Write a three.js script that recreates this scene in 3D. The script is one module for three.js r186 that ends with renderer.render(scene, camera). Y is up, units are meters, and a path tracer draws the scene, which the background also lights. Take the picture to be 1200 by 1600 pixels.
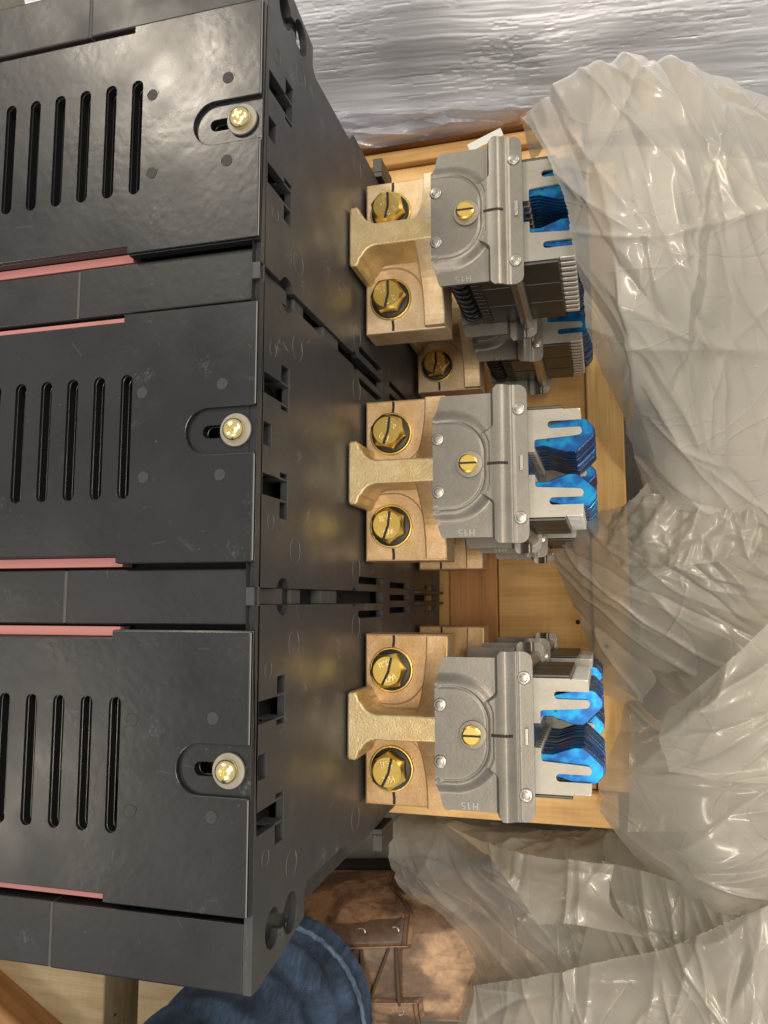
import * as THREE from 'three';
import { mergeGeometries, mergeVertices, toCreasedNormals } from 'three/addons/utils/BufferGeometryUtils.js';
import { RoundedBoxGeometry } from 'three/addons/geometries/RoundedBoxGeometry.js';
import { TextGeometry } from 'three/addons/geometries/TextGeometry.js';
import { FontLoader } from 'three/addons/loaders/FontLoader.js';

// ---------------------------------------------------------------- camera, light, exposure (lengths below are millimetres, scaled to metres)
const S = 0.001;
const scene = new THREE.Scene();
const RIGHT = new THREE.Vector3(0.963814, -0.266573, 0.000657), UP = new THREE.Vector3(0.030332, 0.107218, -0.993773), BACK = new THREE.Vector3(0.264843, 0.957832, 0.111424);
const EYE = new THREE.Vector3(112.957, 243.291, 58.749), F = 1224.64;
const camera = new THREE.PerspectiveCamera(2 * Math.atan(800 / F) * 180 / Math.PI, 0.75, 0.01, 60);
camera.position.copy(EYE).multiplyScalar(S);
camera.quaternion.setFromRotationMatrix(new THREE.Matrix4().makeBasis(RIGHT, UP, BACK));
scene.add(camera);
const renderer = new THREE.WebGLRenderer({ antialias: true });
renderer.toneMapping = THREE.LinearToneMapping;
renderer.toneMappingExposure = 1.0;
renderer.shadowMap.enabled = true;
scene.background = new THREE.Color().setRGB(0.52, 0.505, 0.47);          // the dim hall all round
function lamp(name, dir, dist, w, h, nits, color) {                       // ceiling lamps of the hall, metres away
  const l = new THREE.RectAreaLight(color, nits, w, h);
  l.name = name; l.position.copy(new THREE.Vector3(...dir).normalize().multiplyScalar(dist)); l.lookAt(0, 0, 0); scene.add(l);
}
lamp('hall_lamp', [-0.43, 0.68, -0.58], 7, 0.75, 0.75, 62, 0xfff1dc);
lamp('hall_lamp_001', [-0.66, 0.74, 0.2], 8, 2.2, 0.3, 32, 0xfff0da);
lamp('hall_lamp_002', [0.62, 0.72, -0.4], 6, 2.4, 0.35, 52, 0xffefd6);
lamp('hall_lamp_003', [0.16, 0.98, 0.06], 6, 2.2, 0.4, 48, 0xfff0da);
lamp('hall_lamp_004', [-0.1, 0.72, 0.62], 7, 2.4, 0.3, 44, 0xfff0da);

// ---------------------------------------------------------------- helpers
let seed = 7;
const rnd = () => { seed = (seed * 1664525 + 1013904223) >>> 0; return seed / 4294967296; };
const clamp = (x, a = 0, b = 1) => Math.min(b, Math.max(a, x));
const sm = (a, b, x) => { const t = clamp((x - a) / (b - a)); return t * t * (3 - 2 * t); };
const mix = (a, b, t) => a + (b - a) * t;
function hash(i, j, k) { let h = (i * 374761393 + j * 668265263 + k * 2147483647) | 0; h = Math.imul(h ^ (h >>> 13), 1274126177); h ^= h >>> 16; return (h >>> 0) / 4294967296; }
function noise(x, y, k = 0, px = 0, py = 0) {                             // value noise, optionally periodic
  const i = Math.floor(x), j = Math.floor(y), u = x - i, v = y - j, a = u * u * (3 - 2 * u), b = v * v * (3 - 2 * v);
  const w = (n, p) => p ? ((n % p) + p) % p : n;
  const i0 = w(i, px), i1 = w(i + 1, px), j0 = w(j, py), j1 = w(j + 1, py);
  return mix(mix(hash(i0, j0, k), hash(i1, j0, k), a), mix(hash(i0, j1, k), hash(i1, j1, k), a), b);
}
function fbm(x, y, k, oct = 4, px = 0, py = 0) { let s = 0, a = 0.5, n = 0; for (let o = 0; o < oct; o++) { s += a * noise(x, y, k + o * 17, px, py); n += a; x *= 2; y *= 2; px *= 2; py *= 2; a *= 0.5; } return s / n; }
function tex(n, m, fn, srgb = true) {                                     // fn(u, v) -> [r, g, b] 0..1 (display values) or a grey number
  const d = new Uint8Array(n * m * 4);
  for (let j = 0; j < m; j++) for (let i = 0; i < n; i++) {
    const c = fn(i / n, j / m, i, j), q = 4 * (j * n + i);
    for (let k = 0; k < 3; k++) d[q + k] = 255 * clamp(typeof c === 'number' ? c : c[k]);
    d[q + 3] = 255;
  }
  const t = new THREE.DataTexture(d, n, m);
  t.magFilter = THREE.LinearFilter; t.minFilter = THREE.LinearFilter; t.wrapS = t.wrapT = THREE.RepeatWrapping;
  if (srgb) t.colorSpace = THREE.SRGBColorSpace;
  t.needsUpdate = true; return t;
}
function canvasTex(w, h, draw, srgb = true) {
  const c = document.createElement('canvas'); c.width = w; c.height = h; draw(c.getContext('2d'), w, h);
  const t = new THREE.CanvasTexture(c); t.wrapS = t.wrapT = THREE.RepeatWrapping; t.magFilter = THREE.LinearFilter; if (srgb) t.colorSpace = THREE.SRGBColorSpace; return t;
}
const std = (o) => new THREE.MeshStandardMaterial(o), phy = (o) => new THREE.MeshPhysicalMaterial(o);
const lin = (r, g, b) => new THREE.Color().setRGB(r, g, b);
const taken = new Map();
function numbered(n) { const k = taken.get(n) || 0; taken.set(n, k + 1); return k ? n + '_' + String(k).padStart(3, '0') : n; }
function tag(o, label, category, group, kind) { if (label) o.userData.label = label; if (category) o.userData.category = category; if (group) o.userData.group = group; if (kind) o.userData.kind = kind; return o; }
// uv in metres from the dominant direction of each face
function boxUV(g) {
  if (g.index) g = g.toNonIndexed();
  const p = g.attributes.position, n = p.count, uv = new Float32Array(n * 2), a = new THREE.Vector3(), b = new THREE.Vector3(), c = new THREE.Vector3();
  for (let i = 0; i < n; i += 3) {
    a.fromBufferAttribute(p, i); b.fromBufferAttribute(p, i + 1); c.fromBufferAttribute(p, i + 2);
    const f = b.clone().sub(a).cross(c.clone().sub(a)), x = Math.abs(f.x), y = Math.abs(f.y), z = Math.abs(f.z);
    [a, b, c].forEach((q, k) => { const [u, v] = y >= x && y >= z ? [q.x, q.z] : x >= z ? [q.z, q.y] : [q.x, q.y]; uv[2 * (i + k)] = u * S; uv[2 * (i + k) + 1] = v * S; });
  }
  g.setAttribute('uv', new THREE.BufferAttribute(uv, 2)); return g;
}
const clean = (g) => { const q = g.index ? g.toNonIndexed() : g.clone(); for (const k of Object.keys(q.attributes)) if (!['position', 'normal', 'uv'].includes(k)) q.deleteAttribute(k); if (!q.attributes.uv) q.setAttribute('uv', new THREE.BufferAttribute(new Float32Array(q.attributes.position.count * 2), 2)); q.clearGroups?.(); return q; };
const join = (gs) => mergeGeometries(gs.map(clean));
const metres = new WeakSet();
function put(name, g, mat, parent, [x, y, z] = [0, 0, 0], keepUV = false) { // a Mesh from millimetre geometry
  if (Array.isArray(g)) g = join(g);
  if (!metres.has(g)) { if (!keepUV) g = boxUV(g); g.scale(S, S, S); metres.add(g); }
  const m = new THREE.Mesh(g, mat); m.name = parent === scene ? numbered(name) : name; m.castShadow = m.receiveShadow = true;
  m.position.set(x * S, y * S, z * S); parent.add(m); return m;
}
function group(name, [x, y, z], parent = scene) { const o = new THREE.Group(); o.name = parent === scene ? numbered(name) : name; o.position.set(x * S, y * S, z * S); parent.add(o); return o; }
const box = (x0, x1, y0, y1, z0, z1, r = 0.6) => { const w = x1 - x0, h = y1 - y0, d = z1 - z0; const g = r > 0 ? new RoundedBoxGeometry(w, h, d, 2, Math.min(r, w / 2.05, h / 2.05, d / 2.05)) : new THREE.BoxGeometry(w, h, d); return g.translate((x0 + x1) / 2, (y0 + y1) / 2, (z0 + z1) / 2); };
const cyl = (r0, r1, h, x, y, z, n = 28) => new THREE.CylinderGeometry(r0, r1, h, n).translate(x, y + h / 2, z);
const pathOf = (all, P = THREE.Path) => { const s = new P(), pts = all.filter(([a, b], i) => { const [c, d] = all[(i + all.length - 1) % all.length]; return Math.hypot(a - c, b - d) > 0.02; }); pts.forEach(([a, b], i) => i ? s.lineTo(a, b) : s.moveTo(a, b)); s.closePath(); return s; };
// a plan outline (x, z) with holes, standing from y0 up to y1
function plan(pts, holes, y0, y1, bevel = 0.4, bs = 2) {
  const s = pathOf(pts.map(([x, z]) => [x, -z]), THREE.Shape); for (const h of holes) s.holes.push(pathOf(h.map(([x, z]) => [x, -z])));
  const g = new THREE.ExtrudeGeometry(s, { depth: y1 - y0 - 2 * bevel, bevelEnabled: bevel > 0, bevelThickness: bevel, bevelSize: bevel, bevelOffset: -bevel, bevelSegments: bs, curveSegments: 8 });
  g.translate(0, 0, bevel); g.rotateX(-Math.PI / 2); g.translate(0, y0, 0); return g;
}
// an elevation outline (z, y) with holes, thick from x0 to x1
function elevation(pts, holes, x0, x1, bevel = 0.4) {
  const s = pathOf(pts.map(([z, y]) => [-z, y]), THREE.Shape); for (const h of holes) s.holes.push(pathOf(h.map(([z, y]) => [-z, y])));
  const g = new THREE.ExtrudeGeometry(s, { depth: x1 - x0 - 2 * bevel, bevelEnabled: bevel > 0, bevelThickness: bevel, bevelSize: bevel, bevelOffset: -bevel, bevelSegments: 2 });
  g.translate(0, 0, bevel); g.rotateY(Math.PI / 2); g.translate(x0, 0, 0); return g;
}
const arc = (cx, cz, r, a0, a1, n = 10) => Array.from({ length: n + 1 }, (_, i) => { const a = a0 + (a1 - a0) * i / n; return [cx + r * Math.cos(a), cz + r * Math.sin(a)]; });
const stadium = (cx, z0, z1, r) => [...arc(cx, z0 + r, r, Math.PI, 2 * Math.PI), ...arc(cx, z1 - r, r, 0, Math.PI)];
// a pixel of the 1200 x 1600 view, at height y, as a point
function at(u, v, y) {
  const d = RIGHT.clone().multiplyScalar((u - 600) / F).addScaledVector(UP, -(v - 800) / F).sub(BACK), t = (y - EYE.y) / d.y;
  return [EYE.x + t * d.x, y, EYE.z + t * d.z];
}
const font = await new FontLoader().loadAsync('fonts/droid/droid_sans_bold.typeface.json');

// ---------------------------------------------------------------- materials
const repeat = (t, n) => { t.repeat.set(n, n); return t; };
// black moulded plastic: scuffs, dust, pale scratches; one tile is 0.25 m
const plasticMap = repeat(canvasTex(1024, 1024, (c, w, h) => {
  c.fillStyle = '#e8e8ea'; c.fillRect(0, 0, w, h); seed = 11;
  for (let i = 0; i < 260; i++) { const x = rnd() * w, y = rnd() * h, r = 8 + rnd() * 60; const g = c.createRadialGradient(x, y, 0, x, y, r); const l = rnd() > 0.45; g.addColorStop(0, l ? 'rgba(255,255,255,0.10)' : 'rgba(120,120,128,0.14)'); g.addColorStop(1, 'rgba(255,255,255,0)'); c.fillStyle = g; c.fillRect(x - r, y - r, 2 * r, 2 * r); }
}), 4);
const scuff = (w, h, mm, seed0, draw) => canvasTex(w, h, (c) => {
  seed = seed0; c.fillStyle = 'rgb(38,39,42)'; c.fillRect(0, 0, w, h);
  const k = w / mm;
  for (let i = 0; i < 160; i++) { const x = rnd() * w, y = rnd() * h, r = (2 + rnd() * 14) * k, g = c.createRadialGradient(x, y, 0, x, y, r), a = 0.03 + 0.08 * rnd(); g.addColorStop(0, rnd() > 0.4 ? `rgba(100,102,108,${a})` : `rgba(14,15,18,${a * 2})`); g.addColorStop(1, 'rgba(60,60,60,0)'); c.fillStyle = g; c.fillRect(x - r, y - r, 2 * r, 2 * r); }
  for (let i = 0; i < 1500; i++) { c.fillStyle = `rgba(200,198,192,${0.08 + 0.5 * rnd() * rnd()})`; const s = (0.1 + 0.45 * rnd() * rnd()) * k; c.fillRect(rnd() * w, rnd() * h, s, s); }
  for (let i = 0; i < 70; i++) { const x = rnd() * w, y = rnd() * h, a = rnd() * 6.3, l = (1 + 9 * rnd() * rnd()) * k; c.strokeStyle = `rgba(190,190,192,${0.1 + 0.4 * rnd() * rnd()})`; c.lineWidth = (0.12 + 0.2 * rnd()) * k; c.beginPath(); c.moveTo(x, y); c.quadraticCurveTo(x + l * 0.5 * Math.cos(a) + rnd() * k, y + l * 0.5 * Math.sin(a), x + l * Math.cos(a), y + l * Math.sin(a)); c.stroke(); }
  for (let i = 0; i < 26; i++) { const x = rnd() * w, y = rnd() * h; for (let j = 0; j < 44; j++) { c.fillStyle = `rgba(165,165,172,${0.05 + 0.13 * rnd()})`; const s = (0.2 + rnd() * 0.9) * k; c.fillRect(x + (rnd() + rnd() - 1) * 5 * k, y + (rnd() + rnd() - 1) * 4 * k, s, s * (0.4 + rnd())); } }
  for (let i = 0; i < 60; i++) { const x = rnd() * w, y = rnd() * h, rx = (4 + 16 * rnd()) * k, a = rnd() * 3.1; c.save(); c.translate(x, y); c.rotate(a); for (let j = 0; j < 60; j++) { c.fillStyle = `rgba(150,150,156,${0.02 + 0.05 * rnd()})`; c.fillRect((rnd() + rnd() - 1) * rx, (rnd() + rnd() - 1) * rx * 0.35, (0.5 + 3 * rnd()) * k, (0.15 + 0.3 * rnd()) * k); } c.restore(); }
  for (let i = 0; i < 5000; i++) { c.fillStyle = `rgba(185,183,178,${0.04 + 0.16 * rnd() * rnd()})`; const q = (0.08 + 0.2 * rnd()) * k; c.fillRect(rnd() * w, rnd() * h, q, q); }
  draw?.(c, k);
});
const plasticBump = repeat(tex(256, 256, (u, v) => fbm(u * 48, v * 48, 3, 3, 48, 48), false), 8);
const plasticRough = repeat(tex(256, 256, (u, v) => 0.5 + 0.5 * fbm(u * 10, v * 10, 5, 4, 10, 10), false), 5);
const scuffA = scuff(1024, 1024, 250, 21); repeat(scuffA, 4);
const scuffB = scuff(1024, 1024, 250, 77); repeat(scuffB, 4); scuffB.offset.set(0.31, 0.17);
const M = {};
M.plastic = std({ name: 'black_plastic', map: scuffA, color: lin(0.82, 0.82, 0.85), roughness: 0.52, roughnessMap: plasticRough, bumpMap: plasticBump, bumpScale: 0.00006 });
M.plastic.specularIntensity = 1;
M.cover = phy({ name: 'cover_plastic', map: scuffB, color: lin(0.80, 0.81, 0.86), roughness: 0.42, roughnessMap: plasticRough, bumpMap: plasticBump, bumpScale: 0.00005, specularIntensity: 1 });
M.wall = phy({ name: 'polished_black_plastic', map: scuffA, color: lin(2.5, 2.5, 2.5), roughness: 0.56, roughnessMap: plasticRough, specularIntensity: 0.8, bumpMap: plasticBump, bumpScale: 0.00001 });
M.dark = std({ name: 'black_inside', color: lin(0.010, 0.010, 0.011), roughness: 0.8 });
M.dust = std({ name: 'dusty_grey_edge', color: lin(0.22, 0.22, 0.215), roughness: 0.85 });
M.joint = std({ name: 'dusty_joint', color: lin(0.11, 0.11, 0.11), roughness: 0.9, map: plasticMap });
M.grey = std({ name: 'grey_plastic', color: lin(0.085, 0.085, 0.085), roughness: 0.6, map: plasticMap });
M.red = std({ name: 'faded_red_strip', color: lin(0.62, 0.26, 0.25), roughness: 0.6, map: plasticMap });
const grain = repeat(tex(512, 512, (u, v) => 0.7 * fbm(u * 120, v * 120, 9, 2, 120, 120) + 0.3 * fbm(u * 22, v * 22, 13, 3, 22, 22), false), 16);
const brassMap = repeat(tex(512, 512, (u, v) => { const a = fbm(u * 8, v * 8, 31, 5, 8, 8), b = fbm(u * 110, v * 110, 37, 2, 110, 110); const k = 0.91 + 0.09 * (b - 0.5) + 0.26 * (a - 0.5); return [0.98 * k, (0.895 + 0.10 * (a - 0.5)) * k, (0.775 + 0.26 * (a - 0.5)) * k]; }), 11);
M.cast = phy({ name: 'cast_copper_alloy', map: brassMap, color: lin(1.03, 0.99, 0.90), metalness: 0.5, roughness: 0.44, bumpMap: grain, bumpScale: 0.00005 });
M.castGold = phy({ name: 'cast_copper_alloy_golden', map: brassMap, color: lin(0.88, 0.755, 0.59), metalness: 0.65, roughness: 0.44, bumpMap: grain, bumpScale: 0.00008 });
M.castRib = phy({ name: 'cast_copper_alloy_yellow', map: brassMap, color: lin(0.80, 0.76, 0.56), metalness: 0.65, roughness: 0.42, bumpMap: grain, bumpScale: 0.0001 });
M.castDark = phy({ name: 'cast_copper_alloy_dull', map: brassMap, color: lin(0.80, 0.655, 0.49), metalness: 0.65, roughness: 0.5, bumpMap: grain, bumpScale: 0.00009 });
M.gold = phy({ name: 'yellow_zinc', color: lin(0.84, 0.60, 0.17), metalness: 1, roughness: 0.3 });
M.goldPale = phy({ name: 'pale_yellow_zinc', color: lin(1.0, 0.84, 0.46), metalness: 1, roughness: 0.22 });
M.blackWasher = std({ name: 'black_spring_washer', color: lin(0.012, 0.011, 0.010), roughness: 0.42 });
M.ink = std({ name: 'black_marker', color: lin(0.018, 0.010, 0.016), roughness: 0.6 });
const steelMap = repeat(tex(512, 512, (u, v) => { const a = fbm(u * 9, v * 9, 51, 5, 9, 9), b = fbm(u * 90, v * 90, 57, 2, 90, 90), k = 0.86 + 0.16 * (a - 0.5) + 0.05 * (b - 0.5); return [k, k * 0.985, k * 0.96]; }), 9);
M.plate = phy({ name: 'zinc_grey_steel', map: steelMap, color: lin(0.36, 0.352, 0.335), metalness: 0.6, roughness: 0.4, bumpMap: grain, bumpScale: 0.00004 });
M.rivet = phy({ name: 'bright_rivet_steel', map: steelMap, color: lin(0.6, 0.6, 0.58), metalness: 0.9, roughness: 0.3 });
M.washer = std({ name: 'dull_washer_steel', color: lin(0.42, 0.41, 0.38), metalness: 0.5, roughness: 0.5, map: steelMap });
M.silver = phy({ name: 'silvered_copper', map: steelMap, color: lin(0.50, 0.495, 0.465), metalness: 0.5, roughness: 0.4 });
M.darkSteel = phy({ name: 'blackened_steel', map: steelMap, color: lin(0.075, 0.07, 0.062), metalness: 0.6, roughness: 0.5 });
M.sideSteel = phy({ name: 'dull_side_steel', map: steelMap, color: lin(0.13, 0.13, 0.125), metalness: 0.7, roughness: 0.4 });
M.spring = phy({ name: 'black_spring_steel', color: lin(0.03, 0.03, 0.03), metalness: 0.4, roughness: 0.4 });
const blueMap = repeat(tex(256, 256, (u, v) => { const a = fbm(u * 9, v * 9, 71, 4, 9, 9), k = 0.66 + 0.5 * sm(0.28, 0.68, a) - 0.5 * sm(0.72, 0.8, a); return [0.05 * k, 0.57 * k, 0.82 * Math.min(1, k + 0.1)]; }), 22);
M.blue = phy({ name: 'blue_lacquered_copper', map: blueMap, color: lin(0.55, 0.64, 0.76), metalness: 0.75, roughness: 0.26, clearcoat: 0.6, clearcoatRoughness: 0.15 });
M.blue2 = phy({ name: 'dark_blue_lacquered_copper', map: blueMap, color: lin(0.3, 0.26, 0.4), metalness: 0.55, roughness: 0.32, clearcoat: 0.4, clearcoatRoughness: 0.2 });
function woodTex(k, c0, c1, knots) {
  return tex(512, 512, (u, v) => {
    let y = v * 12 + 1.2 * fbm(u * 2, v * 4, k, 3, 2, 4) * 2.5, kn = 0;
    for (const [a, b, r] of knots) { const d = Math.hypot((u - a) * 2, v - b); y += 2.5 * Math.exp(-d * d / (r * r)); kn = Math.max(kn, sm(r * 0.45, r * 0.1, d)); }
    const ring = 0.5 + 0.5 * Math.sin(y * 6.283 * 0.8), f = fbm(u * 6, v * 160, k + 3, 2, 6, 160), sw = noise(u * 90 + 6 * v, v * 2, k + 19, 90, 2) - 0.5, t = clamp(0.26 * ring * ring + 0.42 * f + 0.5 * fbm(u * 3, v * 3, k + 7, 3, 3, 3) + 0.12 * sw - 0.12);
    return [0, 1, 2].map((i) => mix(mix(c1[i], c0[i], t), c0[i] * 0.45, kn));
  });
}
const woodA = woodTex(101, [0.68, 0.52, 0.31], [0.84, 0.70, 0.48], []), woodB = woodTex(131, [0.74, 0.58, 0.36], [0.90, 0.78, 0.57], [[0.2, 0.3, 0.05]]), woodC = woodTex(151, [0.46, 0.32, 0.20], [0.66, 0.49, 0.32], [[0.7, 0.6, 0.08]]);
const woodMat = (t, rep, rot, col) => { const q = t.clone(); q.needsUpdate = true; q.repeat.set(rep, rep); q.rotation = rot; return std({ name: 'wood', map: q, color: col, roughness: 0.7, bumpMap: q, bumpScale: 0.0003 }); };
M.woodX = woodMat(woodA, 6, 0, lin(1.22, 1.17, 1.08)); M.woodZ = woodMat(woodA, 6, Math.PI / 2, lin(1.22, 1.17, 1.08)); M.woodPale = woodMat(woodB, 7, 0, lin(1.15, 1.1, 1.02)); M.woodPaleZ = woodMat(woodB, 7, Math.PI / 2, lin(1.2, 1.15, 1.05)); M.woodRed = woodMat(woodC, 6, Math.PI / 2, lin(1.8, 1.7, 1.5)); M.woodDark = woodMat(woodC, 6, 0, lin(1, 0.92, 0.8));
const concreteMap = repeat(tex(512, 512, (u, v) => { const a = 0.36 + 0.2 * (fbm(u * 6, v * 6, 201, 5, 6, 6) - 0.5) + 0.06 * (noise(u * 200, v * 200, 207, 200, 200) - 0.5); return [a, a * 0.98, a * 0.92]; }), 1.6);
M.concrete = std({ name: 'worn_concrete', map: concreteMap, roughness: 0.8 });
// polythene: milky, partly clear, with a sharp sheen
const filmBump = (() => {
  const n = 1024, h = new Float32Array(n * n); seed = 4242;
  for (let c = 0; c < 260; c++) {
    const big = rnd() < 0.25, a = rnd() * Math.PI * 2, L = big ? 60 + 170 * rnd() : 12 + 60 * rnd(), w = big ? 2 + 3 * rnd() : 1.2 + 1.8 * rnd(), A = (rnd() < 0.3 ? -1 : 1) * (big ? 0.5 + 0.5 * rnd() : 0.2 + 0.35 * rnd()), x0 = rnd() * n, y0 = rnd() * n, b = (rnd() - 0.5) * 0.006, R = Math.ceil(w * 5);
    for (let t = -L; t <= L; t += 1) for (let q = -R; q <= R; q++) {
      const ac = q + b * t * t, x = Math.round(x0 + t * Math.cos(a) - ac * Math.sin(a)), y = Math.round(y0 + t * Math.sin(a) + ac * Math.cos(a)), k = ((y % n + n) % n) * n + (x % n + n) % n;
      const f = A * (1 - (t / L) ** 2) * Math.exp(-Math.abs(q) / w); if (Math.abs(f) > Math.abs(h[k])) h[k] = f;
    }
  }
  return repeat(tex(n, n, (u, v, i, j) => 0.5 + 0.4 * h[j * n + i] + 0.16 * (fbm(u * 5, v * 5, 301, 3, 5, 5) - 0.5), false), 5.2);
})();
const filmMap = repeat(tex(512, 512, (u, v) => { const a = fbm(u * 6, v * 6, 331, 5, 6, 6), k = 0.90 + 0.10 * (a - 0.5); return [k, k * 0.99, k * 0.965]; }), 5);
const film = (o) => phy({ map: filmMap, roughness: 0.5, transmission: 0.42, thickness: 0, ior: 1.5, clearcoat: 1, clearcoatRoughness: 0.1, bumpMap: filmBump, bumpScale: 0.0009, side: THREE.DoubleSide, ...o });
M.film = film({ name: 'milky_polythene', color: lin(0.88, 0.865, 0.84), roughness: 0.38, transmission: 0.52 });
M.film2 = film({ name: 'milky_polythene_warm', color: lin(0.90, 0.88, 0.84), transmission: 0.62, roughness: 0.34 });
M.filmClear = film({ name: 'clear_polythene', color: lin(0.92, 0.905, 0.87), transmission: 0.74, roughness: 0.3 });
const streakBump = tex(512, 512, (u, v) => { const w = 1.5 * fbm(u * 3, v * 3, 401, 3, 3, 3); const cl = sm(0.42, 0.62, fbm(u * 4, v * 9, 417, 3, 4, 9)), dash = sm(0.55, 0.9, noise(u * 22 + w, v * 170, 413, 22, 170)) * cl, dash2 = sm(0.6, 0.9, noise(u * 60, v * 150, 419, 60, 150)) * cl; return 0.34 * Math.abs(2 * fbm(u * 2, v * 34 + w * 2, 405, 3, 2, 34) - 1) + 0.22 * fbm(u * 3, v * 120 + w * 3, 409, 2, 3, 120) + 0.2 * dash + 0.12 * dash2; }, false);
streakBump.repeat.set(4, 4);
const streakMap = tex(512, 512, (u, v) => { const w = 2 * fbm(u * 2, v * 2, 421, 3, 2, 2); const a = 0.6 * fbm(u * 2, v * 16 + w * 2, 425, 4, 2, 16) + 0.4 * fbm(u * 4, v * 90 + w, 427, 2, 4, 90), b = sm(0.55, 0.75, fbm(u * 3, v * 6, 431, 3, 3, 6)); const k = 0.84 + 0.5 * (a - 0.5) - 0.12 * b; return [k * 0.98, k * 0.99, k * 1.02]; });
streakMap.repeat.set(2.4, 2.4);
M.wrap = phy({ name: 'stretch_film', map: streakMap, color: lin(0.95, 0.96, 1.0), roughness: 0.34, metalness: 0.3, clearcoat: 1, clearcoatRoughness: 0.12, bumpMap: streakBump, bumpScale: 0.0012, side: THREE.DoubleSide });
M.wrapClear = phy({ name: 'stretch_film_skirt', map: streakMap, color: lin(0.95, 0.95, 1), roughness: 0.35, transmission: 0.62, thickness: 0, clearcoat: 1, clearcoatRoughness: 0.12, bumpMap: streakBump, bumpScale: 0.002, side: THREE.DoubleSide });
const denimMap = repeat(tex(512, 512, (u, v, i, j) => { const tw = ((i + j * 1) % 6) / 6, a = fbm(u * 7, v * 7, 501, 5, 7, 7), n = hash(i, j, 509); const k = 0.80 + 1.0 * (a - 0.5) + 0.4 * (fbm(u * 30, v * 5, 515, 3, 30, 5) - 0.5) + 0.22 * (noise(u * 160, v * 40, 511, 160, 40) - 0.5) + 0.2 * (tw - 0.5) + 0.16 * (n - 0.5); return [0.20 * k + 0.04, 0.27 * k + 0.05, 0.37 * k + 0.07]; }), 9);
M.denim = std({ name: 'blue_denim', map: denimMap, color: lin(1.45, 1.4, 1.35), roughness: 0.95, bumpMap: denimMap, bumpScale: 0.0003 });
M.denimPale = std({ name: 'faded_denim_seam', map: denimMap, color: lin(3.4, 2.9, 2.3), roughness: 0.95 });
const leatherMap = repeat(tex(512, 512, (u, v) => { const w = fbm(u * 4, v * 4, 601, 4, 4, 4), a = sm(0.35, 0.66, fbm(u * 5 + w * 2, v * 9, 605, 5, 5, 9)), b = fbm(u * 60, v * 60, 611, 2, 60, 60) - 0.5; const vein = 0.4 * sm(0.35, 0.7, w) * sm(0.16, 0.0, Math.abs(2 * fbm(u * 6 + 3 * w, v * 16, 617, 3, 6, 16) - 1)), k = (1 + 0.22 * b) * (1 - 0.3 * vein); return [mix(0.42, 0.68, a) * k, mix(0.335, 0.56, a) * k, mix(0.275, 0.455, a) * k]; }), 7);
M.leather = std({ name: 'worn_tan_leather', map: leatherMap, color: lin(1.25, 1.25, 1.22), roughness: 0.62, bumpMap: leatherMap, bumpScale: 0.0008 });
M.leatherDark = std({ name: 'dark_brown_leather', map: leatherMap, color: lin(0.72, 0.65, 0.60), roughness: 0.45, bumpMap: leatherMap, bumpScale: 0.0014 });
M.leatherEdge = std({ name: 'raw_leather_edge', color: lin(0.36, 0.22, 0.12), roughness: 0.7 });
M.rubber = std({ name: 'dark_sole', color: lin(0.02, 0.017, 0.014), roughness: 0.8 });
M.lace = std({ name: 'brown_lace', color: lin(0.09, 0.06, 0.04), roughness: 0.9 });
M.woodGrey = woodMat(woodB, 7, 0, lin(0.44, 0.50, 0.66));
M.strap = std({ name: 'white_strap', color: lin(0.72, 0.72, 0.7), roughness: 0.45 });

// ---------------------------------------------------------------- the setting
tag(put('floor', box(-3000, 3000, -450, -430, -3000, 3000, 0), M.concrete, scene), 'grey concrete floor in shade below the pallet', 'floor', null, 'structure');

// wooden pallet under the breaker
const BASE = -330;
{
  const p = group('wooden_pallet', [0, -430, 0]); const o = [0, 430, 0];
  tag(p, 'pale wooden pallet with deck boards under the black breaker', 'pallet');
  const b = (g, m) => put('board', g, m, p, o);
  b(box(-360, 4.5, BASE - 18, BASE - 0.5, -262, 188, 1), M.woodZ);
  b(box(5, 40, BASE - 18, BASE + 1.5, -262, 188, 1), M.woodRed);
  b(box(40.6, 105.6, BASE - 18, BASE, -262, 188, 1), M.woodX);
  b(box(106.4, 131.5, BASE - 24, BASE + 4, -262, 188, 1.5), M.woodPaleZ);
  b(box(-330, 119.5, BASE - 30, BASE + 9, 188.5, 211, 1.5), M.woodPale);
  b(box(-330, 110, BASE - 26, BASE + 12, -276, -263, 1.5), M.woodPale);
  b(box(-330, 108, BASE - 24, BASE + 18, -288, -277, 1.5), M.woodX);
  b(box(-330, 106, BASE - 30, BASE + 24, -304, -289, 1.5), M.woodDark);
  for (const [u, v] of [[903, 972], [948, 1010]]) { const q = at(u, v, BASE + (v > 1200 ? 9 : u > 925 ? 4 : 0)); put('nail', cyl(1.6, 1.6, 0.5, q[0], q[1] - 0.1, q[2], 14), M.dark, p, o); }
  for (const z of [-240, 150]) put('runner', box(-360, 118, -429, BASE - 31, z, z + 40, 2), M.woodX, p, o);
}
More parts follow.
